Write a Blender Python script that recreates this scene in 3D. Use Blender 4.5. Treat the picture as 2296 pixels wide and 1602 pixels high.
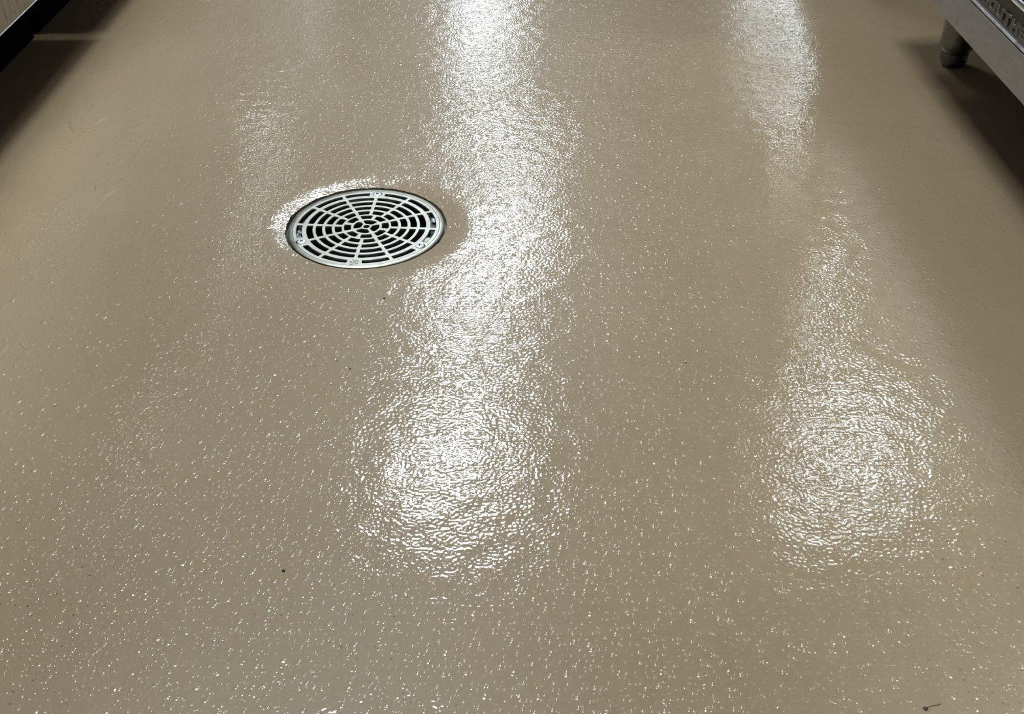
import bpy, bmesh, math, random
from mathutils import Vector, Matrix, noise as mnoise

random.seed(7)
for o in list(bpy.data.objects):
    bpy.data.objects.remove(o, do_unlink=True)
SC = bpy.context.scene
COL = SC.collection
PI = math.pi

# ------------------------------------------------------------------ camera
CAM_H, PITCH, YAW, FPX = 0.7028, math.radians(36.775), math.radians(0.117), 2454.6
cd = bpy.data.cameras.new('camera')
cd.sensor_fit = 'HORIZONTAL'
cd.sensor_width = 36.0
cd.lens = 36.0 * FPX / 2296.0
cd.clip_start = 0.02
cam = bpy.data.objects.new('camera', cd)
COL.objects.link(cam)
cam.location = (0, 0, CAM_H)
cam.rotation_euler = (math.radians(90) - PITCH, math.radians(0.05), YAW)
SC.camera = cam

# ------------------------------------------------------------------ world, exposure
w = bpy.data.worlds.new('world')
SC.world = w
w.use_nodes = True
w.node_tree.nodes['Background'].inputs['Color'].default_value = (0.8, 0.85, 0.9, 1)
w.node_tree.nodes['Background'].inputs['Strength'].default_value = 0.02
SC.view_settings.view_transform = 'Standard'
SC.view_settings.look = 'None'
SC.view_settings.gamma = 1.0
SC.view_settings.use_curve_mapping = False
SC.view_settings.exposure = 0.80
SC.cycles.max_bounces = 2
SC.cycles.diffuse_bounces = 2
SC.cycles.glossy_bounces = 3
SC.cycles.sample_clamp_indirect = 6.0
SC.cycles.adaptive_threshold = 0.12
SC.cycles.adaptive_min_samples = 16
SC.cycles.blur_glossy = 0.1
SC.cycles.use_denoising = True

# the ceiling lamps (built further down): x, y, length across, length along, strength
CEIL_Z = 2.70
LAMP_L = 17.0
LAMPS = [
    (-0.30, -0.60, 0.60, 0.60, 0.6),  # unseen panel behind the viewer, added for diffuse fill on the floor
    (-0.60, 1.72, 0.60, 0.60, 2.3),  # unseen panel, added and strengthened for the glow on the left floor
    (-0.27, 3.75, 0.60, 0.60, 1.0),
    (-0.22, 5.05, 0.60, 0.60, 1.0),
    (-0.10, 6.35, 0.60, 0.60, 0.75),
    (-0.27, 9.00, 0.60, 1.20, 0.36),
    (-0.27, 10.40, 0.60, 1.20, 0.36),
]

# ------------------------------------------------------------------ helpers
def tag(o, label=None, cat=None, group=None, kind=None):
    if label: o['label'] = label
    if cat: o['category'] = cat
    if group: o['group'] = group
    if kind: o['kind'] = kind
    return o

def empty(name, loc=(0, 0, 0)):
    o = bpy.data.objects.new(name, None)
    o.empty_display_size = 0.05
    COL.objects.link(o)
    o.location = loc
    return o

def link(name, me, mat, parent=None, smooth=False):
    o = bpy.data.objects.new(name, me)
    COL.objects.link(o)
    if mat is not None:
        me.materials.clear()
        me.materials.append(mat)
    if parent is not None:
        o.parent = parent
        chain = Vector((0, 0, 0))
        p = parent
        while p is not None:
            chain += p.location
            p = p.parent
        o.location = -chain            # geometry is written in world coordinates
    if smooth:
        for p in me.polygons: p.use_smooth = True
    return o

def from_bm(name, bm, mat, parent=None, smooth=False):
    bmesh.ops.recalc_face_normals(bm, faces=bm.faces[:])
    me = bpy.data.meshes.new(name)
    bm.to_mesh(me)
    bm.free()
    return link(name, me, mat, parent, smooth)

def add_box(bm, x0, x1, y0, y1, z0, z1, bev=0.0, seg=2):
    r = bmesh.ops.create_cube(bm, size=1.0)
    vs = r['verts']
    for v in vs:
        v.co = Vector(((x0 + x1) / 2 + v.co.x * (x1 - x0), (y0 + y1) / 2 + v.co.y * (y1 - y0), (z0 + z1) / 2 + v.co.z * (z1 - z0)))
    if bev > 0:
        es = list({e for v in vs for e in v.link_edges})
        bmesh.ops.bevel(bm, geom=es, offset=bev, segments=seg, affect='EDGES', profile=0.5)

def box(name, x0, x1, y0, y1, z0, z1, mat, parent=None, bev=0.0):
    bm = bmesh.new()
    add_box(bm, min(x0, x1), max(x0, x1), min(y0, y1), max(y0, y1), min(z0, z1), max(z0, z1), bev)
    return from_bm(name, bm, mat, parent)

def lathe(name, prof, c, mat, parent=None, n=48, smooth=True, cap=True):
    """prof: list of (r, z) going round; c = centre"""
    bm = bmesh.new()
    rings = []
    for r, z in prof:
        if r < 1e-6:
            rings.append([bm.verts.new((c[0], c[1], c[2] + z))])
        else:
            rings.append([bm.verts.new((c[0] + r * math.cos(2 * PI * k / n), c[1] + r * math.sin(2 * PI * k / n), c[2] + z)) for k in range(n)])
    for a, b in zip(rings, rings[1:]):
        for k in range(n):
            k2 = (k + 1) % n
            if len(a) == 1 and len(b) == 1: continue
            if len(a) == 1: bm.faces.new((a[0], b[k], b[k2]))
            elif len(b) == 1: bm.faces.new((a[k], b[0], a[k2]))
            else: bm.faces.new((a[k], b[k], b[k2], a[k2]))
    o = from_bm(name, bm, mat, parent, smooth)
    if smooth: sharp_by_angle(o.data, 40)
    return o

def sharp_by_angle(me, deg):
    bm = bmesh.new(); bm.from_mesh(me)
    for e in bm.edges:
        if len(e.link_faces) == 2 and e.calc_face_angle(0) > math.radians(deg):
            e.smooth = False
    bm.to_mesh(me); bm.free()

def curve_mesh(name, splines, extrude, bevel=0.0, fill='BOTH', res=2):
    """closed 2D polygons (outer ones and holes) -> solid plate mesh centred on z=0"""
    cu = bpy.data.curves.new(name, 'CURVE')
    cu.dimensions = '2D'
    cu.fill_mode = fill
    cu.extrude = extrude
    cu.bevel_depth = bevel
    cu.bevel_resolution = res
    for pts in splines:
        s = cu.splines.new('POLY')
        s.points.add(len(pts) - 1)
        for p, q in zip(s.points, pts): p.co = (q[0], q[1], 0, 1)
        s.use_cyclic_u = True
    ob = bpy.data.objects.new(name, cu)
    COL.objects.link(ob)
    dg = bpy.context.evaluated_depsgraph_get()
    me = bpy.data.meshes.new_from_object(ob.evaluated_get(dg))
    bpy.data.objects.remove(ob, do_unlink=True)
    bpy.data.curves.remove(cu)
    me.name = name
    return me

# ------------------------------------------------------------------ materials
class NT:
    def __init__(self, name):
        self.m = bpy.data.materials.new(name)
        self.m.use_nodes = True
        self.t = self.m.node_tree
        self.b = self.t.nodes['Principled BSDF']
    def n(self, typ, **kw):
        nd = self.t.nodes.new(typ)
        for k, v in kw.items(): setattr(nd, k, v)
        return nd
    def l(self, a, b): self.t.links.new(a, b)
    def val(self, sock, x):
        if hasattr(x, 'links') or isinstance(x, bpy.types.NodeSocket): self.l(x, sock)
        else: sock.default_value = x
    def math(self, op, a, b=None, c=None, clamp=False):
        nd = self.n('ShaderNodeMath', operation=op, use_clamp=clamp)
        self.val(nd.inputs[0], a)
        if b is not None: self.val(nd.inputs[1], b)
        if c is not None: self.val(nd.inputs[2], c)
        return nd.outputs[0]
    def mapr(self, v, a, b, c, d, smooth=False):
        nd = self.n('ShaderNodeMapRange')
        if smooth: nd.interpolation_type = 'SMOOTHSTEP'
        self.val(nd.inputs[0], v)
        for i, x in enumerate((a, b, c, d)): self.val(nd.inputs[i + 1], x)
        return nd.outputs[0]
    def noise(self, vec, scale, detail=2.0, rough=0.5, dim='3D', dist=0.0):
        nd = self.n('ShaderNodeTexNoise', noise_dimensions=dim)
        self.l(vec, nd.inputs['Vector'])
        nd.inputs['Scale'].default_value = scale
        nd.inputs['Detail'].default_value = detail
        nd.inputs['Roughness'].default_value = rough
        nd.inputs['Distortion'].default_value = dist
        return nd.outputs['Fac']
    def voro(self, vec, scale, dim='2D', rnd=1.0):
        nd = self.n('ShaderNodeTexVoronoi', voronoi_dimensions=dim, feature='F1')
        self.l(vec, nd.inputs['Vector'])
        nd.inputs['Scale'].default_value = scale
        nd.inputs['Randomness'].default_value = rnd
        sep = self.n('ShaderNodeSeparateColor')
        self.l(nd.outputs['Color'], sep.inputs[0])
        return nd.outputs['Distance'], sep.outputs
    def mix(self, f, a, b, mode='MIX'):
        nd = self.n('ShaderNodeMix', data_type='RGBA', blend_type=mode)
        self.val(nd.inputs[0], f)
        for i, x in ((6, a), (7, b)):
            if isinstance(x, tuple): nd.inputs[i].default_value = x + (1,) if len(x) == 3 else x
            else: self.l(x, nd.inputs[i])
        return nd.outputs[2]
    def pos(self):
        return self.n('ShaderNodeNewGeometry').outputs['Position']
    def mapping(self, v, scale=(1, 1, 1)):
        nd = self.n('ShaderNodeMapping')
        self.l(v, nd.inputs[0]); nd.inputs['Scale'].default_value = scale
        return nd.outputs[0]
    def bump(self, h, strength=1.0, dist=1.0):
        nd = self.n('ShaderNodeBump')
        nd.inputs['Strength'].default_value = strength
        nd.inputs['Distance'].default_value = dist
        self.l(h, nd.inputs['Height'])
        return nd.outputs[0]
    def set(self, **kw):
        for k, v in kw.items():
            s = self.b.inputs[k.replace('_', ' ')]
            if isinstance(v, tuple) and len(v) == 3: v = v + (1,)
            self.val(s, v)
        return self

def mat_floor():
    t = NT('epoxy_floor')
    P = t.pos()
    # ---- relief, heights in metres
    undul = t.math('MULTIPLY', t.noise(P, 5.0, 0.0, 0.4, '2D'), 0.0022)
    wave = t.math('MULTIPLY', t.noise(P, 45.0, 0.0, 0.4, '2D'), 0.00048)
    peel = t.math('MULTIPLY', t.noise(P, 290.0, 0.0, 0.5, '2D'), 0.00019)
    h = t.math('ADD', t.math('ADD', undul, wave), peel)
    def beads(scale, rmin, rmax, keep, slope):
        d, c = t.voro(P, scale)
        dm = t.math('DIVIDE', d, scale)                        # metres
        r = t.mapr(c[0], 0.0, 1.0, rmin, rmax)
        on = t.math('GREATER_THAN', keep, c[1])
        k = t.math('DIVIDE', t.mapr(c[2], 0.0, 1.0, slope * 0.35, slope * 0.65), r)
        q = t.math('MAXIMUM', t.math('SUBTRACT', t.math('MULTIPLY', r, r), t.math('MULTIPLY', dm, dm)), 0.0)
        return t.math('MULTIPLY', t.math('MULTIPLY', q, k), on)
    h = t.math('ADD', h, beads(95.0, 0.0011, 0.0032, 0.62, 0.32))
    h = t.math('ADD', h, beads(190.0, 0.0006, 0.0015, 0.55, 0.30))
    nrm = t.bump(h)
    # ---- colour
    cloud = t.noise(P, 2.2, 3.0, 0.55, '2D')
    c1 = t.mix(t.mapr(cloud, 0.3, 0.7, 0, 1), (0.298, 0.2075, 0.1165), (0.323, 0.230, 0.1335))
    d, c = t.voro(P, 95.0)
    pit_and_shade = t.math('MULTIPLY', t.math('LESS_THAN', d, t.mapr(c[0], 0, 1, 0.03, 0.10)), t.math('GREATER_THAN', c[1], 0.72))  # dark pits, doubling as the shaded sides of the beads
    pit_and_shade = t.math('MULTIPLY', pit_and_shade, t.mapr(t.noise(P, 3.0, 2.0, 0.5, '2D'), 0.42, 0.6, 0.15, 0.8))
    c2 = t.mix(pit_and_shade, c1, (0.09, 0.066, 0.042))
    t.set(Base_Color=c2, Roughness=0.40, Specular_IOR_Level=0.15, Coat_Weight=1.0, Coat_Roughness=0.035, Coat_IOR=1.5)
    t.l(nrm, t.b.inputs['Coat Normal'])
    # the pigmented body under the clear coat is smoother than the coat
    mx = t.n('ShaderNodeMix', data_type='VECTOR')
    mx.inputs[0].default_value = 0.3
    t.l(t.n('ShaderNodeNewGeometry').outputs['Normal'], mx.inputs[4])
    t.l(nrm, mx.inputs[5])
    t.l(mx.outputs[1], t.b.inputs['Normal'])
    return t.m

def mat_metal(name, col, rough, streak=(1, 1, 1), amp=0.12, grime=None, gscale=20.0, glo=0.55, ghi=0.75, metallic=1.0):
    t = NT(name)
    P = t.mapping(t.pos(), streak)
    n = t.noise(P, 60.0, 1.0, 0.6)
    lo = tuple(x * (1 - amp) for x in col); hi = tuple(min(1, x * (1 + amp)) for x in col)
    c = t.mix(t.mapr(n, 0.3, 0.7, 0, 1), lo, hi)
    if grime:
        g = t.mapr(t.noise(t.mapping(t.pos(), grime[1]), gscale, 4.0, 0.65), glo, ghi, 0, 1)
        c = t.mix(g, c, grime[0])
    t.set(Base_Color=c, Metallic=metallic, Roughness=t.mapr(n, 0.3, 0.7, rough * 0.85, rough * 1.15))
    return t.m

def mat_plain(name, col, rough=0.6, amp=0.08, scale=25.0, metallic=0.0, bump=0.0):
    t = NT(name)
    n = t.noise(t.pos(), scale, 1.5, 0.6)
    c = t.mix(t.mapr(n, 0.3, 0.7, 0, 1), tuple(x * (1 - amp) for x in col), tuple(min(1, x * (1 + amp)) for x in col))
    t.set(Base_Color=c, Roughness=rough, Metallic=metallic)
    if bump:
        t.l(t.bump(t.math('MULTIPLY', n, bump)), t.b.inputs['Normal'])
    return t.m

def mat_emit(name, col, s):
    t = NT(name)
    t.set(Base_Color=(0.8, 0.8, 0.8), Emission_Color=col, Emission_Strength=s)
    return t.m

M = {}
M['floor'] = mat_floor()
M['wall'] = mat_plain('wall_paint', (0.44, 0.43, 0.40), 0.55)
M['ceiling'] = mat_plain('ceiling_tile', (0.52, 0.52, 0.51), 0.9)
M['steel'] = mat_metal('brushed_stainless', (0.70, 0.65, 0.57), 0.13, (1, 1, 12))
M['steel_bright'] = mat_metal('clean_stainless', (0.92, 0.90, 0.86), 0.10, (1, 1, 12), 0.05)
M['steel_door'] = mat_metal('oven_door_stainless', (0.62, 0.61, 0.58), 0.10, (1, 1, 12), 0.05)
M['steel_soft'] = mat_metal('satin_stainless', (0.66, 0.66, 0.66), 0.20, (1, 1, 12), 0.05)
M['glare_stop_door'] = mat_plain('grey_glare_stop_door', (0.16, 0.155, 0.145), 0.7)  # matte grey given to an unseen door to kill its floor reflection
M['steel_dull'] = mat_metal('dull_stainless', (0.62, 0.60, 0.57), 0.14, (1, 1, 12))
M['steel_panel'] = mat_metal('dull_stainless_panel', (0.44, 0.42, 0.39), 0.48, (1, 1, 6), 0.10, ((0.16, 0.13, 0.10), (1, 1, 0.5)), 90.0, 0.66, 0.74)
M['steel_stained'] = mat_metal('stained_stainless_panel', (0.46, 0.425, 0.37), 0.32, (1, 1, 0.3), 0.15, ((0.13, 0.10, 0.075), (1, 1, 0.35)), 110.0, 0.56, 0.68)
M['chrome'] = mat_metal('polished_trim', (0.80, 0.80, 0.80), 0.12)
M['ridge'] = mat_metal('bright_ridge', (0.85, 0.85, 0.85), 0.35)
M['plate'] = mat_metal('cast_plate', (0.115, 0.108, 0.094), 0.45, (1, 1, 1), 0.15)
M['letter'] = mat_metal('cast_letter', (0.19, 0.18, 0.16), 0.38)
M['grate'] = mat_metal('cast_grate', (0.46, 0.435, 0.375), 0.50, (1, 1, 1), 0.07, ((0.30, 0.30, 0.23), (1, 1, 1)), 70.0, 0.58, 0.80)
M['rim'] = mat_metal('worn_rim', (0.41, 0.39, 0.33), 0.40, (1, 1, 1), 0.10, ((0.25, 0.25, 0.17), (1, 1, 1)), 60.0, 0.48, 0.75)
M['screw'] = mat_metal('bright_screw', (0.90, 0.90, 0.90), 0.40, metallic=0.35)
M['dark'] = mat_plain('black_shade_and_knobs', (0.006, 0.006, 0.006), 0.9)  # flat black standing for shade under units and in screw crosses; also knobs
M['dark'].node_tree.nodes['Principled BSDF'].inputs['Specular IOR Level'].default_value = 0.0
M['stamp'] = mat_plain('stamped_mark', (0.10, 0.12, 0.11), 0.5)
M['seal'] = mat_plain('grimy_sealant', (0.030, 0.026, 0.018), 0.4, 0.4, 300.0)
M['bowl'] = mat_plain('cast_iron_bowl', (0.020, 0.021, 0.020), 0.35, 0.3, 80.0, 0.0, 0.002)
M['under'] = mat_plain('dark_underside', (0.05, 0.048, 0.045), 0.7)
M['enamel'] = mat_plain('white_frame', (0.75, 0.75, 0.74), 0.5)

# ------------------------------------------------------------------ room shell
DX, DY, DR = -0.1905, 1.2292, 0.10094      # drain centre and radius
XL, XR, YN, YF = -1.62, 1.62, -2.2, 12.0

def dish(r):
    """the floor falls towards the drain: gentle over half a metre, steeper at the rim"""
    e = r - DR
    a, b, s0 = 0.010, 0.040, 0.21           # full slope up to a, none beyond b
    e = max(e, 0.0)
    def area(x):                            # integral of s0 * (1 - smoothstep(a, b, x))
        if x <= a: return s0 * x
        u = min((x - a) / (b - a), 1.0)
        return s0 * (a + (b - a) * (u - u ** 3 + u ** 4 / 2))
    return -(area(1.0) - area(e)) - 0.0014 * math.exp(-e / 0.22)
DZ = -0.0066

def build_floor():
    n = 480
    bm = bmesh.new()
    ts = [0.0]
    step = 0.0022
    # radial positions in metres for the first part, then towards the rectangle
    es = [0.0]
    while es[-1] < 0.55:
        es.append(es[-1] + step)
        step *= 1.09
    rings = []
    # irregular lip of the coating around the drain
    def lip(a):
        v = mnoise.noise(Vector((math.cos(a) * 6, math.sin(a) * 6, 3.1))) * 0.0012
        v += mnoise.noise(Vector((math.cos(a) * 24, math.sin(a) * 24, 9.1))) * 0.0007
        far = max(0.0, math.sin(a - 0.35)) * 0.0016       # wider gap on the far side
        return 0.0021 + v + far
    lips = [lip(2 * PI * k / n) for k in range(n)]
    skirt = []
    for k in range(n):
        a = 2 * PI * k / n
        r = DR + lips[k]
        skirt.append(bm.verts.new((DX + r * math.cos(a), DY + r * math.sin(a), DZ - 0.02)))
    rings.append(skirt)
    for e in es:
        ring = []
        for k in range(n):
            a = 2 * PI * k / n
            r = DR + lips[k] * max(0.0, 1 - e / 0.03) + e
            ring.append(bm.verts.new((DX + r * math.cos(a), DY + r * math.sin(a), dish(r))))
        rings.append(ring)
    for f in (0.25, 0.6, 1.0):
        ring = []
        for k in range(n):
            a = 2 * PI * k / n
            c, s = math.cos(a), math.sin(a)
            lim = min(((XR - DX) / c if c > 0 else (XL - DX) / c) if abs(c) > 1e-9 else 1e9,
                      ((YF - DY) / s if s > 0 else (YN - DY) / s) if abs(s) > 1e-9 else 1e9)
            r0 = DR + es[-1]
            r = r0 + (lim - r0) * f
            z = dish(r) * (1 - f)
            ring.append(bm.verts.new((DX + r * c, DY + r * s, z)))
        rings.append(ring)
    for a, b in zip(rings, rings[1:]):
        for k in range(n):
            k2 = (k + 1) % n
            bm.faces.new((a[k], a[k2], b[k2], b[k]))
    o = from_bm('floor', bm, M['floor'], None, True)
    for p in o.data.polygons:
        if p.normal.z < 0: p.flip()
    sharp_by_angle(o.data, 50)
    tag(o, 'glossy beige epoxy floor covered with fine raised speckles', 'floor', kind='structure')
    return o
build_floor()

def shell(name, *b, mat, label, cat):
    return tag(box(name, *b, mat), label, cat, kind='structure')
shell('wall_left', XL - 0.1, XL, YN - 0.1, YF + 0.1, -0.1, CEIL_Z, mat=M['wall'], label='pale painted wall behind the left units', cat='wall')
shell('wall_right', XR, XR + 0.1, YN - 0.1, YF + 0.1, -0.1, CEIL_Z, mat=M['wall'], label='pale painted wall behind the right units', cat='wall')
shell('wall_far', XL, XR, YF, YF + 0.1, -0.1, CEIL_Z, mat=M['wall'], label='pale painted end wall beyond the drain', cat='wall')
shell('wall_near', XL, XR, YN - 0.1, YN, -0.1, CEIL_Z, mat=M['wall'], label='pale painted end wall behind the viewer', cat='wall')
shell('ceiling', XL - 0.1, XR + 0.1, YN - 0.1, YF + 0.1, CEIL_Z, CEIL_Z + 0.1, mat=M['ceiling'], label='white ceiling above the aisle', cat='ceiling')

# ------------------------------------------------------------------ ceiling lamps
names = ['over the near end of the aisle, added for fill light', 'above the aisle by the drain, added to brighten the left floor', 'second along the aisle', 'third along the aisle', 'fourth along the aisle', 'fifth along the aisle', 'farthest along the aisle']
for (x, y, wx, wy, s), nm in zip(LAMPS, names):
    t = empty('ceiling_light', (x, y, CEIL_Z))
    tag(t, 'flat white ceiling light panel, ' + nm, 'ceiling light', 'ceiling light panels')
    m = mat_emit('lamp_diffuser', (0.77, 0.895, 1.0), LAMP_L * s)
    box('housing', x - wx / 2 + 0.02, x + wx / 2 - 0.02, y - wy / 2 + 0.02, y + wy / 2 - 0.02, CEIL_Z - 0.014, CEIL_Z - 0.001, M['enamel'], t)
    bm = bmesh.new()
    bm.faces.new([bm.verts.new((x + a * (wx / 2 - 0.02), y + b * (wy / 2 - 0.02), CEIL_Z - 0.017)) for a, b in ((-1, -1), (-1, 1), (1, 1), (1, -1))])
    me = bpy.data.meshes.new('diffuser')
    bm.to_mesh(me); bm.free()
    link('diffuser', me, m, t)
    bm = bmesh.new()
    for (a, b, c, d) in ((x - wx / 2, x + wx / 2, y - wy / 2, y - wy / 2 + 0.02), (x - wx / 2, x + wx / 2, y + wy / 2 - 0.02, y + wy / 2),
                         (x - wx / 2, x - wx / 2 + 0.02, y - wy / 2 + 0.02, y + wy / 2 - 0.02), (x + wx / 2 - 0.02, x + wx / 2, y - wy / 2 + 0.02, y + wy / 2 - 0.02)):
        add_box(bm, a, b, c, d, CEIL_Z - 0.022, CEIL_Z - 0.0005)
    from_bm('frame', bm, M['enamel'], t)

# ------------------------------------------------------------------ floor drain
def rounded_sector(r0, r1, a0, a1, c, na=10):
    """annular sector r0..r1, a0..a1 (radians), corners rounded by about c (metres)"""
    c = min(c, (r1 - r0) * 0.48)
    pts = []
    d1 = min(c / r1, (a1 - a0) * 0.45); d0 = min(c / r0, (a1 - a0) * 0.45)
    P = lambda r, a: (r * math.cos(a), r * math.sin(a))
    def bez(p, q, s, m=4):
        for i in range(1, m):
            t = i / m
            pts.append(tuple((1 - t) ** 2 * p[k] + 2 * t * (1 - t) * q[k] + t * t * s[k] for k in (0, 1)))
    for i in range(na + 1): pts.append(P(r1, a0 + d1 + (a1 - a0 - 2 * d1) * i / na))
    bez(pts[-1], P(r1, a1), P(r1 - c, a1)); pts.append(P(r1 - c, a1)); pts.append(P(r0 + c, a1))
    bez(P(r0 + c, a1), P(r0, a1), P(r0, a1 - d0))
    for i in range(na + 1): pts.append(P(r0, a1 - d0 - (a1 - a0 - 2 * d0) * i / na))
    bez(pts[-1], P(r0, a0), P(r0 + c, a0)); pts.append(P(r0 + c, a0)); pts.append(P(r1 - c, a0))
    bez(P(r1 - c, a0), P(r1, a0), pts[0])
    return pts

def circle(r, n=128, cx=0, cy=0):
    return [(cx + r * math.cos(2 * PI * k / n), cy + r * math.sin(2 * PI * k / n)) for k in range(n)]

TOP = DZ + 0.0006                 # top face of the grate
A0 = math.radians(86.3)           # first spoke (the one with the far screw)
drain = empty('floor_drain', (DX, DY, DZ - 0.13))
tag(drain, 'round grey metal floor drain with webbed slotted grate', 'drain')

def shift(me, dz):
    for v in me.vertices: v.co += Vector((DX, DY, dz))
    return me

def build_grate():
    R = DR
    sp = [circle(0.9290 * R, 180)]
    rows = [(0.818, 0.887), (0.683, 0.758), (0.563, 0.640), (0.442, 0.520), (0.316, 0.400)]
    for ri, (r0, r1) in enumerate(rows):
        for k in range(12):
            a = A0 + math.radians(30) * k
            b = a + math.radians(30)
            hw = 0.0024                                     # half a spoke
            rm = (r0 + r1) / 2 * R
            da = db = hw / rm
            if ri == 0:                                     # screw pads and the stamped pad
                if k in (0, 4, 8): da = math.radians(7.0)
                if k in (11, 3, 7): db = math.radians(7.0)
                if k == 6: da = math.radians(6.2)
                if k == 5: db = math.radians(6.2)
            g = 0.0004 / rm
            sp.append(rounded_sector(r0 * R - 0.0004, r1 * R + 0.0004, a + da - g, b - db + g, 0.0018))
    for k in range(8):
        a = math.radians(95.5 - 22.5 + 45 * k)
        da = 0.0023 / (0.243 * R)
        sp.append(rounded_sector(0.195 * R, 0.288 * R, a + da, a + math.radians(45) - da, 0.0022, 6))
    for k in range(4):
        a = math.radians(74 - 45 + 90 * k)
        da = 0.0016 / (0.118 * R)
        sp.append(rounded_sector(0.062 * R, 0.168 * R, a + da, a + math.radians(90) - da, 0.0034, 6))
    sp.append(circle(0.043 * R, 24))
    for k in range(3):
        a = A0 + math.radians(120) * k
        sp.append(circle(0.0066, 32, 0.864 * R * math.cos(a), 0.864 * R * math.sin(a)))
    me = curve_mesh('grate', sp, 0.0011, 0.0004, 'BOTH', 1)
    return link('grate', shift(me, TOP - 0.0015), M['grate'], drain)
grate = build_grate()

# frame ring with a raised thin lip, an open joint to the grate
lathe('frame_ring', [(0.0942, -0.0048), (0.0942, 0.0001), (0.0946, 0.0006), (0.0992, 0.0006), (0.1000, 0.0000), (0.1000, -0.0048), (0.0942, -0.0048)],
      (DX, DY, DZ), M['rim'], drain, 180)
lathe('sealant_ring', [(0.0985, -0.006), (0.1065, -0.006), (0.1065, -0.016), (0.0985, -0.016), (0.0985, -0.006)], (DX, DY, DZ), M['seal'], drain, 120)
# ledge below the grate's rim and the bowl
lathe('bowl', [(0.0985, -0.0135), (0.0945, -0.0050), (0.0815, -0.0055), (0.0800, -0.012), (0.079, -0.030), (0.070, -0.075), (0.045, -0.105), (0.0, -0.110),
               (0.0, -0.128), (0.060, -0.128), (0.100, -0.06), (0.102, -0.017), (0.0985, -0.0135)], (DX, DY, DZ), M['bowl'], drain, 96)
tw = NT('dark_water')
tw.set(Base_Color=(0.010, 0.012, 0.014), Roughness=0.06)
tw.l(tw.bump(tw.math('MULTIPLY', tw.noise(tw.pos(), 60, 2), 0.0016)), tw.b.inputs['Normal'])
lathe('water', [(0.0, -0.066), (0.0735, -0.066), (0.0735, -0.068), (0.0, -0.068)], (DX, DY, DZ), tw.m, drain, 64)

# screws
def build_screw(a, rot):
    c = (DX + 0.0864 * math.cos(a), DY + 0.0864 * math.sin(a), TOP)
    s = lathe('screw', [(0.0, 0.0014), (0.0030, 0.00125), (0.0050, 0.0007), (0.0057, -0.0001), (0.0052, -0.0010), (0.0034, -0.0030), (0.0034, -0.0060), (0.0, -0.0060)],
              c, M['screw'], drain, 32)
    bm = bmesh.new()
    for k in range(2):
        m = Matrix.Translation(Vector((c[0], c[1], c[2] + 0.0009))) @ Matrix.Rotation(rot + k * PI / 2, 4, 'Z')
        r = bmesh.ops.create_cube(bm, size=1.0)
        for v in r['verts']: v.co = m @ Vector((v.co.x * 0.0052, v.co.y * 0.0012, v.co.z * 0.0012))
    o = from_bm('cross_recess_shade', bm, M['dark'], s)  # solid black cross; its colour stands in for the recess shade
    tag(o, 'black cross standing for the shade of a recess')
for k, rot in enumerate((0.75, 0.85, 0.0)):
    build_screw(A0 + math.radians(120) * k, rot)

# stamped maker's mark between two outer slots: an X between small curved strokes
def build_stamp():
    a = A0 - PI
    cx, cy = DX + 0.866 * DR * math.cos(a), DY + 0.866 * DR * math.sin(a)
    bm = bmesh.new()
    def stroke(pts, wd=0.0005):
        for p, q in zip(pts, pts[1:]):
            d = Vector((q[0] - p[0], q[1] - p[1], 0)); L = d.length
            m = Matrix.Translation(Vector((cx + (p[0] + q[0]) / 2, cy + (p[1] + q[1]) / 2, TOP + 0.00005))) @ Matrix.Rotation(math.atan2(d.y, d.x), 4, 'Z')
            r = bmesh.ops.create_cube(bm, size=1.0)
            for v in r['verts']: v.co = m @ Vector((v.co.x * (L + wd * 0.7), v.co.y * wd, v.co.z * 0.0002))
    mm = 0.001
    stroke([(-2.0 * mm, 5.0 * mm), (3.4 * mm, -5.2 * mm)], 0.0008)
    stroke([(2.6 * mm, 5.0 * mm), (-2.9 * mm, -5.0 * mm)], 0.0007)
    stroke([(-3.0 * mm, 5.4 * mm), (-1.0 * mm, 5.4 * mm)], 0.0008)
    stroke([(0.8 * mm, 5.4 * mm), (4.0 * mm, 5.3 * mm)], 0.0006)
    stroke([(-4.4 * mm, -5.4 * mm), (-0.4 * mm, -5.6 * mm)], 0.0008)
    arc = lambda ox, oy, r, a0, a1: [(ox + r * math.cos(math.radians(a0 + (a1 - a0) * i / 7)), oy + r * 1.4 * math.sin(math.radians(a0 + (a1 - a0) * i / 7))) for i in range(8)]
    stroke(arc(-4.3 * mm, 0.2 * mm, 1.5 * mm, 150, -120), 0.0006)
    stroke(arc(4.2 * mm, 1.6 * mm, 1.0 * mm, 20, 250), 0.0006)
    stroke(arc(4.0 * mm, -1.4 * mm, 1.1 * mm, 110, -160), 0.0006)
    tag(from_bm('stamp_mark', bm, M['stamp'], grate), 'stamped X mark between curved strokes')
build_stamp()

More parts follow.
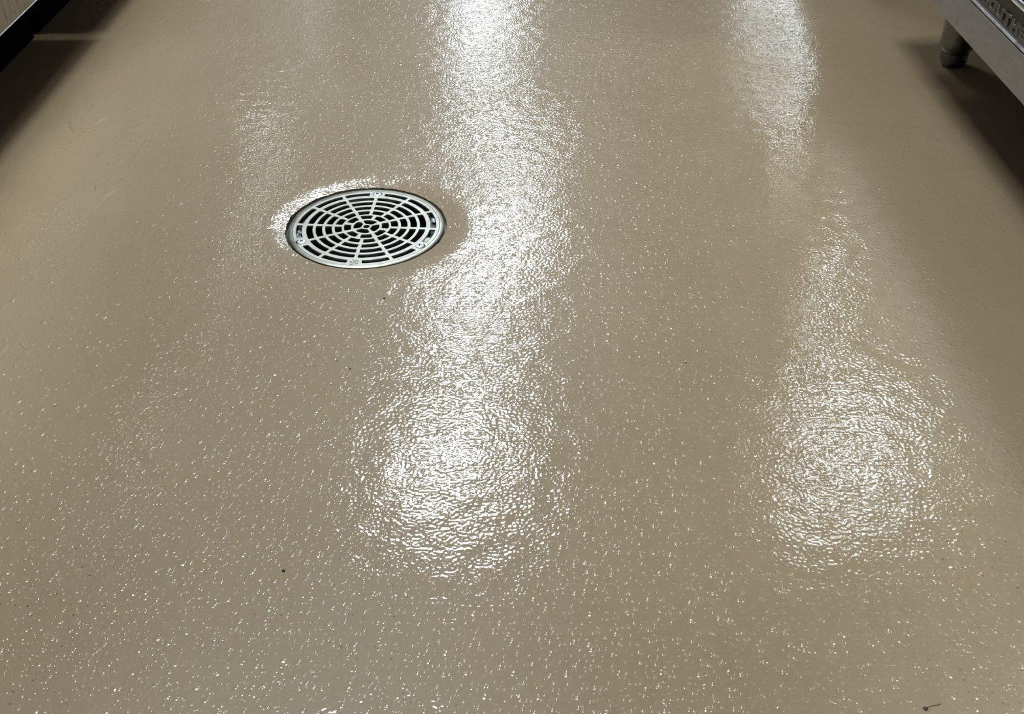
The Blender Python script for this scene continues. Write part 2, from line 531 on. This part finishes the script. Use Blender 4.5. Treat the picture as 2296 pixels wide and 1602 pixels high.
# ------------------------------------------------------------------ bits caught in the drain
def blob(name, r, ang, z, size, rot, mat, label, cat, seed, rough=0.25, group=None):
    a = math.radians(ang)
    c = Vector((DX + r * DR * math.cos(a), DY + r * DR * math.sin(a), z))
    bm = bmesh.new()
    bmesh.ops.create_icosphere(bm, subdivisions=3, radius=1.0)
    rm = Matrix.Rotation(math.radians(rot), 3, 'Z')
    for v in bm.verts:
        k = 1 + rough * mnoise.noise(v.co * 1.6 + Vector((seed, 0, 0)))
        v.co = rm @ Vector((v.co.x * size[0] * k, v.co.y * size[1] * k, v.co.z * size[2] * k)) 
        v.co += c
    o = from_bm(name, bm, mat, None, True)
    return tag(o, label, cat, group)
M['scrap'] = mat_plain('pale_scrap', (0.66, 0.70, 0.64), 0.35, 0.06, 200)
M['film'] = mat_plain('wet_film', (0.38, 0.40, 0.43), 0.12, 0.3, 300)
M['grit'] = mat_plain('grey_grit', (0.26, 0.26, 0.245), 0.25, 0.7, 500)
LEDGE = DZ - 0.0052
blob('food_scrap', 0.850, -20.5, LEDGE + 0.0026, (0.0066, 0.0036, 0.0024), 68, M['scrap'], 'pale oval food scrap in the drain slot beside the right screw', 'food scrap', 1.0, 0.18)
blob('wet_scrap', 0.868, 14.5, LEDGE + 0.0022, (0.0058, 0.0028, 0.0016), 100, M['film'], 'wet greyish scrap in the outer right slot of the drain', 'scrap', 5.0, 0.4)
rnd = random.Random(3)
for i in range(9):
    a = -177 + 13.5 * (i + 0.5) / 9 + rnd.uniform(-1.0, 1.0)
    blob('grit_lump', 0.853 + rnd.uniform(-0.022, 0.022), a, LEDGE + rnd.uniform(0.0010, 0.0018), (rnd.uniform(.0018, .0030), rnd.uniform(.0015, .0024), rnd.uniform(.0011, .0018)), rnd.uniform(0, 180), M['grit'],
         'small wet grey lump of grit in the outer left drain slot', 'grit', i * 3.3, 0.6, 'grit lumps in the outer left slot')

# ------------------------------------------------------------------ kitchen units
def make_leg(parent, x, y, ztop):
    lg = lathe('leg', [(0.0, 0.0245), (0.0225, 0.0245), (0.0232, 0.0252), (0.0272, 0.034), (0.0275, 0.036), (0.0295, ztop - 0.012), (0.036, ztop - 0.010), (0.036, ztop + 0.001), (0.0, ztop + 0.001)], (x, y, 0), M['leg'], parent, 40)
    lathe('foot', [(0.0, 0.0), (0.0185, 0.0), (0.0195, 0.003), (0.0218, 0.008), (0.0222, 0.0230), (0.0208, 0.0236), (0.0208, 0.0246), (0.0, 0.0246)], (x, y, 0), M['leg'], lg, 40)
    return lg
M['leg'] = mat_metal('leg_stainless', (0.24, 0.23, 0.215), 0.30, (1, 1, 1), 0.1)

RX = 0.5864                                     # face of the right units
def right_range():
    y0, y1 = 0.10, 1.85
    t = empty('cooking_range', (RX + 0.4, (y0 + y1) / 2, 0))
    tag(t, 'stainless steel cooking range on round legs with raised-letter nameplate', 'range')
    xb = 1.56
    box('body', RX + 0.020, xb, y0 + 0.002, y1 - 0.002, 0.182, 0.90, M['steel'], t)
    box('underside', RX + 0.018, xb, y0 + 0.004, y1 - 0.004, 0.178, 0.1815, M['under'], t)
    box('added_shade_board', RX + 0.30, RX + 0.315, y0 + 0.004, y1 - 0.004, 0.004, 0.177, M['dark'], t)  # black board added to keep the space behind the leg dark
    # lower front panel: hemmed sheet, bottom edge at 18 cm
    box('base_panel', RX, RX + 0.018, y0, y1, 0.1796, 0.2259, M['steel_panel'], t, 0.0006)
    # strip that carries the plate, set back a little
    box('plate_strip', RX + 0.0022, RX + 0.018, y0, y1, 0.2260, 0.2718, M['plate'], t)
    pl = box('name_plate', RX + 0.0006, RX + 0.0029, 1.102, 1.418, 0.2308, 0.2694, M['plate'], t, 0.0004)
    # thin double ridge along the lower edge of the plate
    for z in (0.2294, 0.2313):
        box('trim_ridge', RX - 0.0012, RX + 0.0024, 1.102, 1.418, z - 0.0006, z + 0.0006, M['ridge'], pl, 0.0005)
    # raised letters
    # squared capitals on a 10 x 10 grid: outer outline first, then the counters
    G = {
        'S': [[(1.5, 0), (8.5, 0), (10, 1.5), (10, 4.6), (8.8, 5.9), (2.6, 5.9), (2.6, 7.8), (9.6, 7.8), (9.6, 10), (1.5, 10), (0, 8.5), (0, 5.3), (1.2, 4.0), (7.4, 4.0), (7.4, 2.2), (0.4, 2.2), (0.4, 0)]],
        'O': [[(1.8, 0), (8.2, 0), (10, 1.8), (10, 8.2), (8.2, 10), (1.8, 10), (0, 8.2), (0, 1.8)], [(3.2, 2.2), (2.6, 2.8), (2.6, 7.2), (3.2, 7.8), (6.8, 7.8), (7.4, 7.2), (7.4, 2.8), (6.8, 2.2)]],
        'U': [[(1.8, 0), (8.2, 0), (10, 1.8), (10, 10), (7.4, 10), (7.4, 2.8), (6.8, 2.2), (3.2, 2.2), (2.6, 2.8), (2.6, 10), (0, 10), (0, 1.8)]],
        'T': [[(3.7, 0), (6.3, 0), (6.3, 7.8), (10, 7.8), (10, 10), (0, 10), (0, 7.8), (3.7, 7.8)]],
        'H': [[(0, 0), (2.6, 0), (2.6, 4.0), (7.4, 4.0), (7.4, 0), (10, 0), (10, 10), (7.4, 10), (7.4, 6.2), (2.6, 6.2), (2.6, 10), (0, 10)]],
        'B': [[(0, 0), (8.4, 0), (10, 1.6), (10, 4.2), (9.2, 5.05), (9.8, 5.8), (9.8, 8.6), (8.4, 10), (0, 10)], [(2.6, 2.1), (2.6, 4.1), (7.2, 4.1), (7.2, 2.1)], [(2.6, 6.0), (2.6, 7.9), (7.2, 7.9), (7.2, 6.0)]],
        'E': [[(0, 0), (10, 0), (10, 2.2), (2.6, 2.2), (2.6, 4.0), (9, 4.0), (9, 6.0), (2.6, 6.0), (2.6, 7.8), (10, 7.8), (10, 10), (0, 10)]],
        'N': [[(0, 0), (2.6, 0), (2.6, 6.2), (7.3, 0), (10, 0), (10, 10), (7.4, 10), (7.4, 3.8), (2.7, 10), (0, 10)]],
        'D': [[(0, 0), (8.2, 0), (10, 1.8), (10, 8.2), (8.2, 10), (0, 10)], [(2.6, 2.2), (2.6, 7.8), (6.8, 7.8), (7.4, 7.2), (7.4, 2.8), (6.8, 2.2)]],
    }
    for i, ch in enumerate('SOUTHBEND'):
        yc = 1.3582 - 0.02478 * i
        me = curve_mesh('letter', [[((u - 5) * 0.00216, v * 0.00142) for u, v in pl_] for pl_ in G[ch]], 0.0015, 0.0003, 'BOTH', 1)
        # local x runs towards the viewer (-Y), local y up, local z out of the face (-X)
        for v in me.vertices:
            v.co = Vector((RX + 0.0006 - v.co.z, yc - v.co.x, 0.2376 + v.co.y))
        link('letter', me, M['letter'], pl)
    # bright rounded ledge over the plate
    box('ledge_trim', RX - 0.010, RX + 0.020, y0, y1, 0.2720, 0.2805, M['chrome'], t, 0.003)
    # two oven doors with bar handles
    for a, b in ((y0 + 0.01, 0.955), (0.965, y1 - 0.01)):
        d = box('oven_door', RX - 0.004, RX + 0.021, a, b, 0.288, 0.70, M['steel_door'], t, 0.003)
        bm = bmesh.new()
        add_box(bm, RX - 0.050, RX - 0.034, a + 0.08, b - 0.08, 0.648, 0.664, 0.005)
        for yy in (a + 0.12, b - 0.12): add_box(bm, RX - 0.040, RX - 0.003, yy - 0.01, yy + 0.01, 0.650, 0.662)
        from_bm('handle', bm, M['chrome'], d)
    cp = box('control_panel', RX - 0.002, RX + 0.021, y0 + 0.01, y1 - 0.01, 0.71, 0.86, M['steel'], t, 0.002)
    for i in range(6):
        bm = bmesh.new()
        r = bmesh.ops.create_cone(bm, cap_ends=True, segments=24, radius1=0.027, radius2=0.022, depth=0.03)
        for v in r['verts']: v.co = Vector((RX - 0.016 - v.co.z, 0.25 + i * 0.29 + v.co.x, 0.785 + v.co.y))
        from_bm('knob', bm, M['dark'], cp)
    box('cooktop', RX - 0.012, xb, y0, y1, 0.902, 0.93, M['steel'], t, 0.004)
    for x, y in ((0.7300, 1.757), (0.7300, y0 + 0.08), (xb - 0.1, 1.757), (xb - 0.1, y0 + 0.08)):
        make_leg(t, x, y, 0.179)
right_range()

def side_unit(name, label, cat, side, xf, y0, y1, h=0.15, panel='steel_panel', doors=2, yaw=0.0, top=0.90, front='steel_bright'):
    """a floor-standing stainless cabinet; side = -1 left wall, +1 right wall"""
    xb = side * (1.56 if not yaw else 1.42)
    t = empty(name, ((xf + xb) / 2, (y0 + y1) / 2, 0))
    tag(t, label, cat)
    s = side
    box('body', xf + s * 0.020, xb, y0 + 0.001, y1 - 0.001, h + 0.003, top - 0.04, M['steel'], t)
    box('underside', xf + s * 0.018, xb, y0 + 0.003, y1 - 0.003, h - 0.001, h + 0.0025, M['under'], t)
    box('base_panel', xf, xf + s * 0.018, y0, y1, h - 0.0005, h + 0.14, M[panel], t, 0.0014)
    box('added_shade_board', xf + s * 0.125, xf + s * 0.140, y0 + 0.002, y1 - 0.002, 0.004, h - 0.002, M['dark'], t)  # black board added to block light and deepen shade under the cabinet
    box('hem', xf - s * 0.0012, xf + s * 0.004, y0, y1, h - 0.0010, h + 0.0004, M['steel_panel'], t, 0.0008)
    n = doors; L = (y1 - y0) / n
    for i in range(n):
        a, b = y0 + i * L + 0.005, y0 + (i + 1) * L - 0.005
        fm = M['glare_stop_door'] if front == 'steel_soft' and i == 0 else M[front]  # first door goes matte so it throws no reflection onto the floor
        d = box('door', xf - s * 0.002, xf + s * 0.021, a, b, h + 0.146, top - 0.06, fm, t, 0.003)
        bm = bmesh.new()
        add_box(bm, *sorted((xf - s * 0.045, xf - s * 0.033)), b - 0.075, b - 0.06, top - 0.45 if top > 0.7 else h + 0.16, top - 0.20 if top > 0.7 else top - 0.08, 0.004)
        for z in ((top - 0.42, top - 0.23) if top > 0.7 else (h + 0.18, top - 0.10)): add_box(bm, *sorted((xf - s * 0.038, xf - s * 0.001)), b - 0.074, b - 0.061, z - 0.008, z + 0.008)
        from_bm('handle', bm, M['chrome'], d)
    box('worktop', xf - s * 0.004, xb, y0, y1, top - 0.038, top, M['steel'], t, 0.003)
    for x, y in ((xf + s * 0.26, y0 + 0.10), (xf + s * 0.26, y1 - 0.10), (xb - s * 0.1, y0 + 0.10), (xb - s * 0.1, y1 - 0.10)):
        make_leg(t, x, y, h - 0.001)
    t.rotation_euler.z = yaw
    t.location.x += side * abs(yaw) * (y1 - y0) / 2
LX = -0.7165
side_unit('prep_cabinet', 'streaked stainless cabinet front in the upper left corner', 'cabinet', -1, LX, 0.05, 1.872, 0.15, 'steel_stained', 3)
side_unit('prep_cabinet', 'farther stainless cabinet past the narrow gap on the left', 'cabinet', -1, LX, 1.893, 4.2, 0.15, 'steel_stained', 3, 0.0, 0.90, 'steel_soft')
side_unit('prep_cabinet', 'low stainless cabinet beyond the wide gap on the right, turned for its reflection', 'cabinet', 1, 0.62, 2.15, 4.2, 0.15, 'steel_dull', 3, -math.radians(3.4), 0.52, 'steel_dull')  # out of view; low top and yaw shaped to place lamp reflections

# ------------------------------------------------------------------ crumbs, hairs and scratches on the floor
def floor_at(px, py):
    """where on the floor a point of the photograph lies"""
    mw = cam.rotation_euler.to_matrix()
    d = mw @ Vector(((px - 1148) / FPX, -(py - 801) / FPX, -1.0))
    p = Vector((0, 0, CAM_H)) + d * (CAM_H / -d.z)
    return p
M['crumb'] = mat_plain('dark_crumb', (0.035, 0.028, 0.018), 0.6, 0.4, 400)
M['pale'] = mat_plain('pale_crumb', (0.55, 0.52, 0.45), 0.4, 0.2, 400)
M['hair'] = mat_plain('dark_hair', (0.05, 0.038, 0.025), 0.5)
M['scratch'] = mat_plain('scratched_coat', (0.72, 0.66, 0.54), 0.3)
def crumb(px, py, size, rot, mat, label, seed):
    p = floor_at(px, py)
    bm = bmesh.new()
    bmesh.ops.create_icosphere(bm, subdivisions=2, radius=1.0)
    rm = Matrix.Rotation(math.radians(rot), 3, 'Z')
    for v in bm.verts:
        k = 1 + 0.5 * mnoise.noise(v.co * 1.5 + Vector((seed, 2, 0)))
        v.co = rm @ Vector((v.co.x * size[0] * k, v.co.y * size[1] * k, v.co.z * size[2] * k))
    lo = min(v.co.z for v in bm.verts)
    zf = dish(math.hypot(p.x - DX, p.y - DY))
    for v in bm.verts: v.co += Vector((p.x, p.y, zf - lo - 0.0001))
    tag(from_bm('crumb', bm, mat, None, True), label, 'crumb')
crumb(636, 1281, (0.0013, 0.0011, 0.0007), 20, M['crumb'], 'small dark crumb on the floor, lower left of the aisle', 1)
crumb(861, 668, (0.0015, 0.0009, 0.0006), 30, M['crumb'], 'small dark crumb on the floor just below the drain', 2)
crumb(784, 827, (0.0014, 0.0008, 0.0005), 0, M['crumb'], 'small dark crumb at the left edge of the glare below the drain', 3)
crumb(123, 909, (0.0020, 0.0018, 0.0006), 0, M['pale'], 'pale crumb on the floor near the left edge', 4)
crumb(1537, 812, (0.0016, 0.0012, 0.0007), 0, M['pale'], 'pale crumb on the plain floor right of the glare', 5)
crumb(2075, 1590, (0.0017, 0.0015, 0.0006), 0, M['crumb'], 'dark crumb with a thin tail near the bottom right corner', 6)
def strand(name, pix, r, mat, parent=None):
    pts = [floor_at(*q) for q in pix]
    bm = bmesh.new()
    rings = []
    for i, p in enumerate(pts):
        a, b = pts[max(i - 1, 0)], pts[min(i + 1, len(pts) - 1)]
        d = (b - a); d.z = 0; d.normalize()
        nrm = Vector((-d.y, d.x, 0))
        taper = 0.35 if i in (0, len(pts) - 1) else 1.0
        z = dish(math.hypot(p.x - DX, p.y - DY)) + r * 0.6
        rings.append([bm.verts.new(Vector((p.x, p.y, z)) + nrm * (r * taper * math.cos(k * PI / 3)) + Vector((0, 0, r * taper * math.sin(k * PI / 3)))) for k in range(6)])
    for a, b in zip(rings, rings[1:]):
        for k in range(6): bm.faces.new((a[k], a[(k + 1) % 6], b[(k + 1) % 6], b[k]))
    bm.faces.new(rings[0]); bm.faces.new(rings[-1][::-1])
    return from_bm(name, bm, mat, parent, True)
tag(strand('hair', [(151, 261), (156, 275), (160, 288), (166, 299)], 0.0003, M['hair']), 'short dark hair on the floor beside the left shadow', 'hair')
tag(strand('hair', [(213, 411), (213, 421), (212, 432)], 0.0003, M['hair']), 'short straight dark hair on the floor left of the drain', 'hair')
tag(strand('hair', [(2075, 1588), (2090, 1584), (2103, 1582), (2111, 1579)], 0.0003, M['hair']), 'thin dark hair by the crumb at the bottom right', 'hair')
fl = bpy.data.objects['floor']
for pix in ([(213, 278), (228, 270), (243, 262)], [(229, 446), (246, 436), (258, 427), (266, 422)], [(506, 1182), (509, 1200), (508, 1222)], [(508, 1240), (505, 1252)]):
    strand('scratch', pix, 0.0003, M['scratch'], fl)
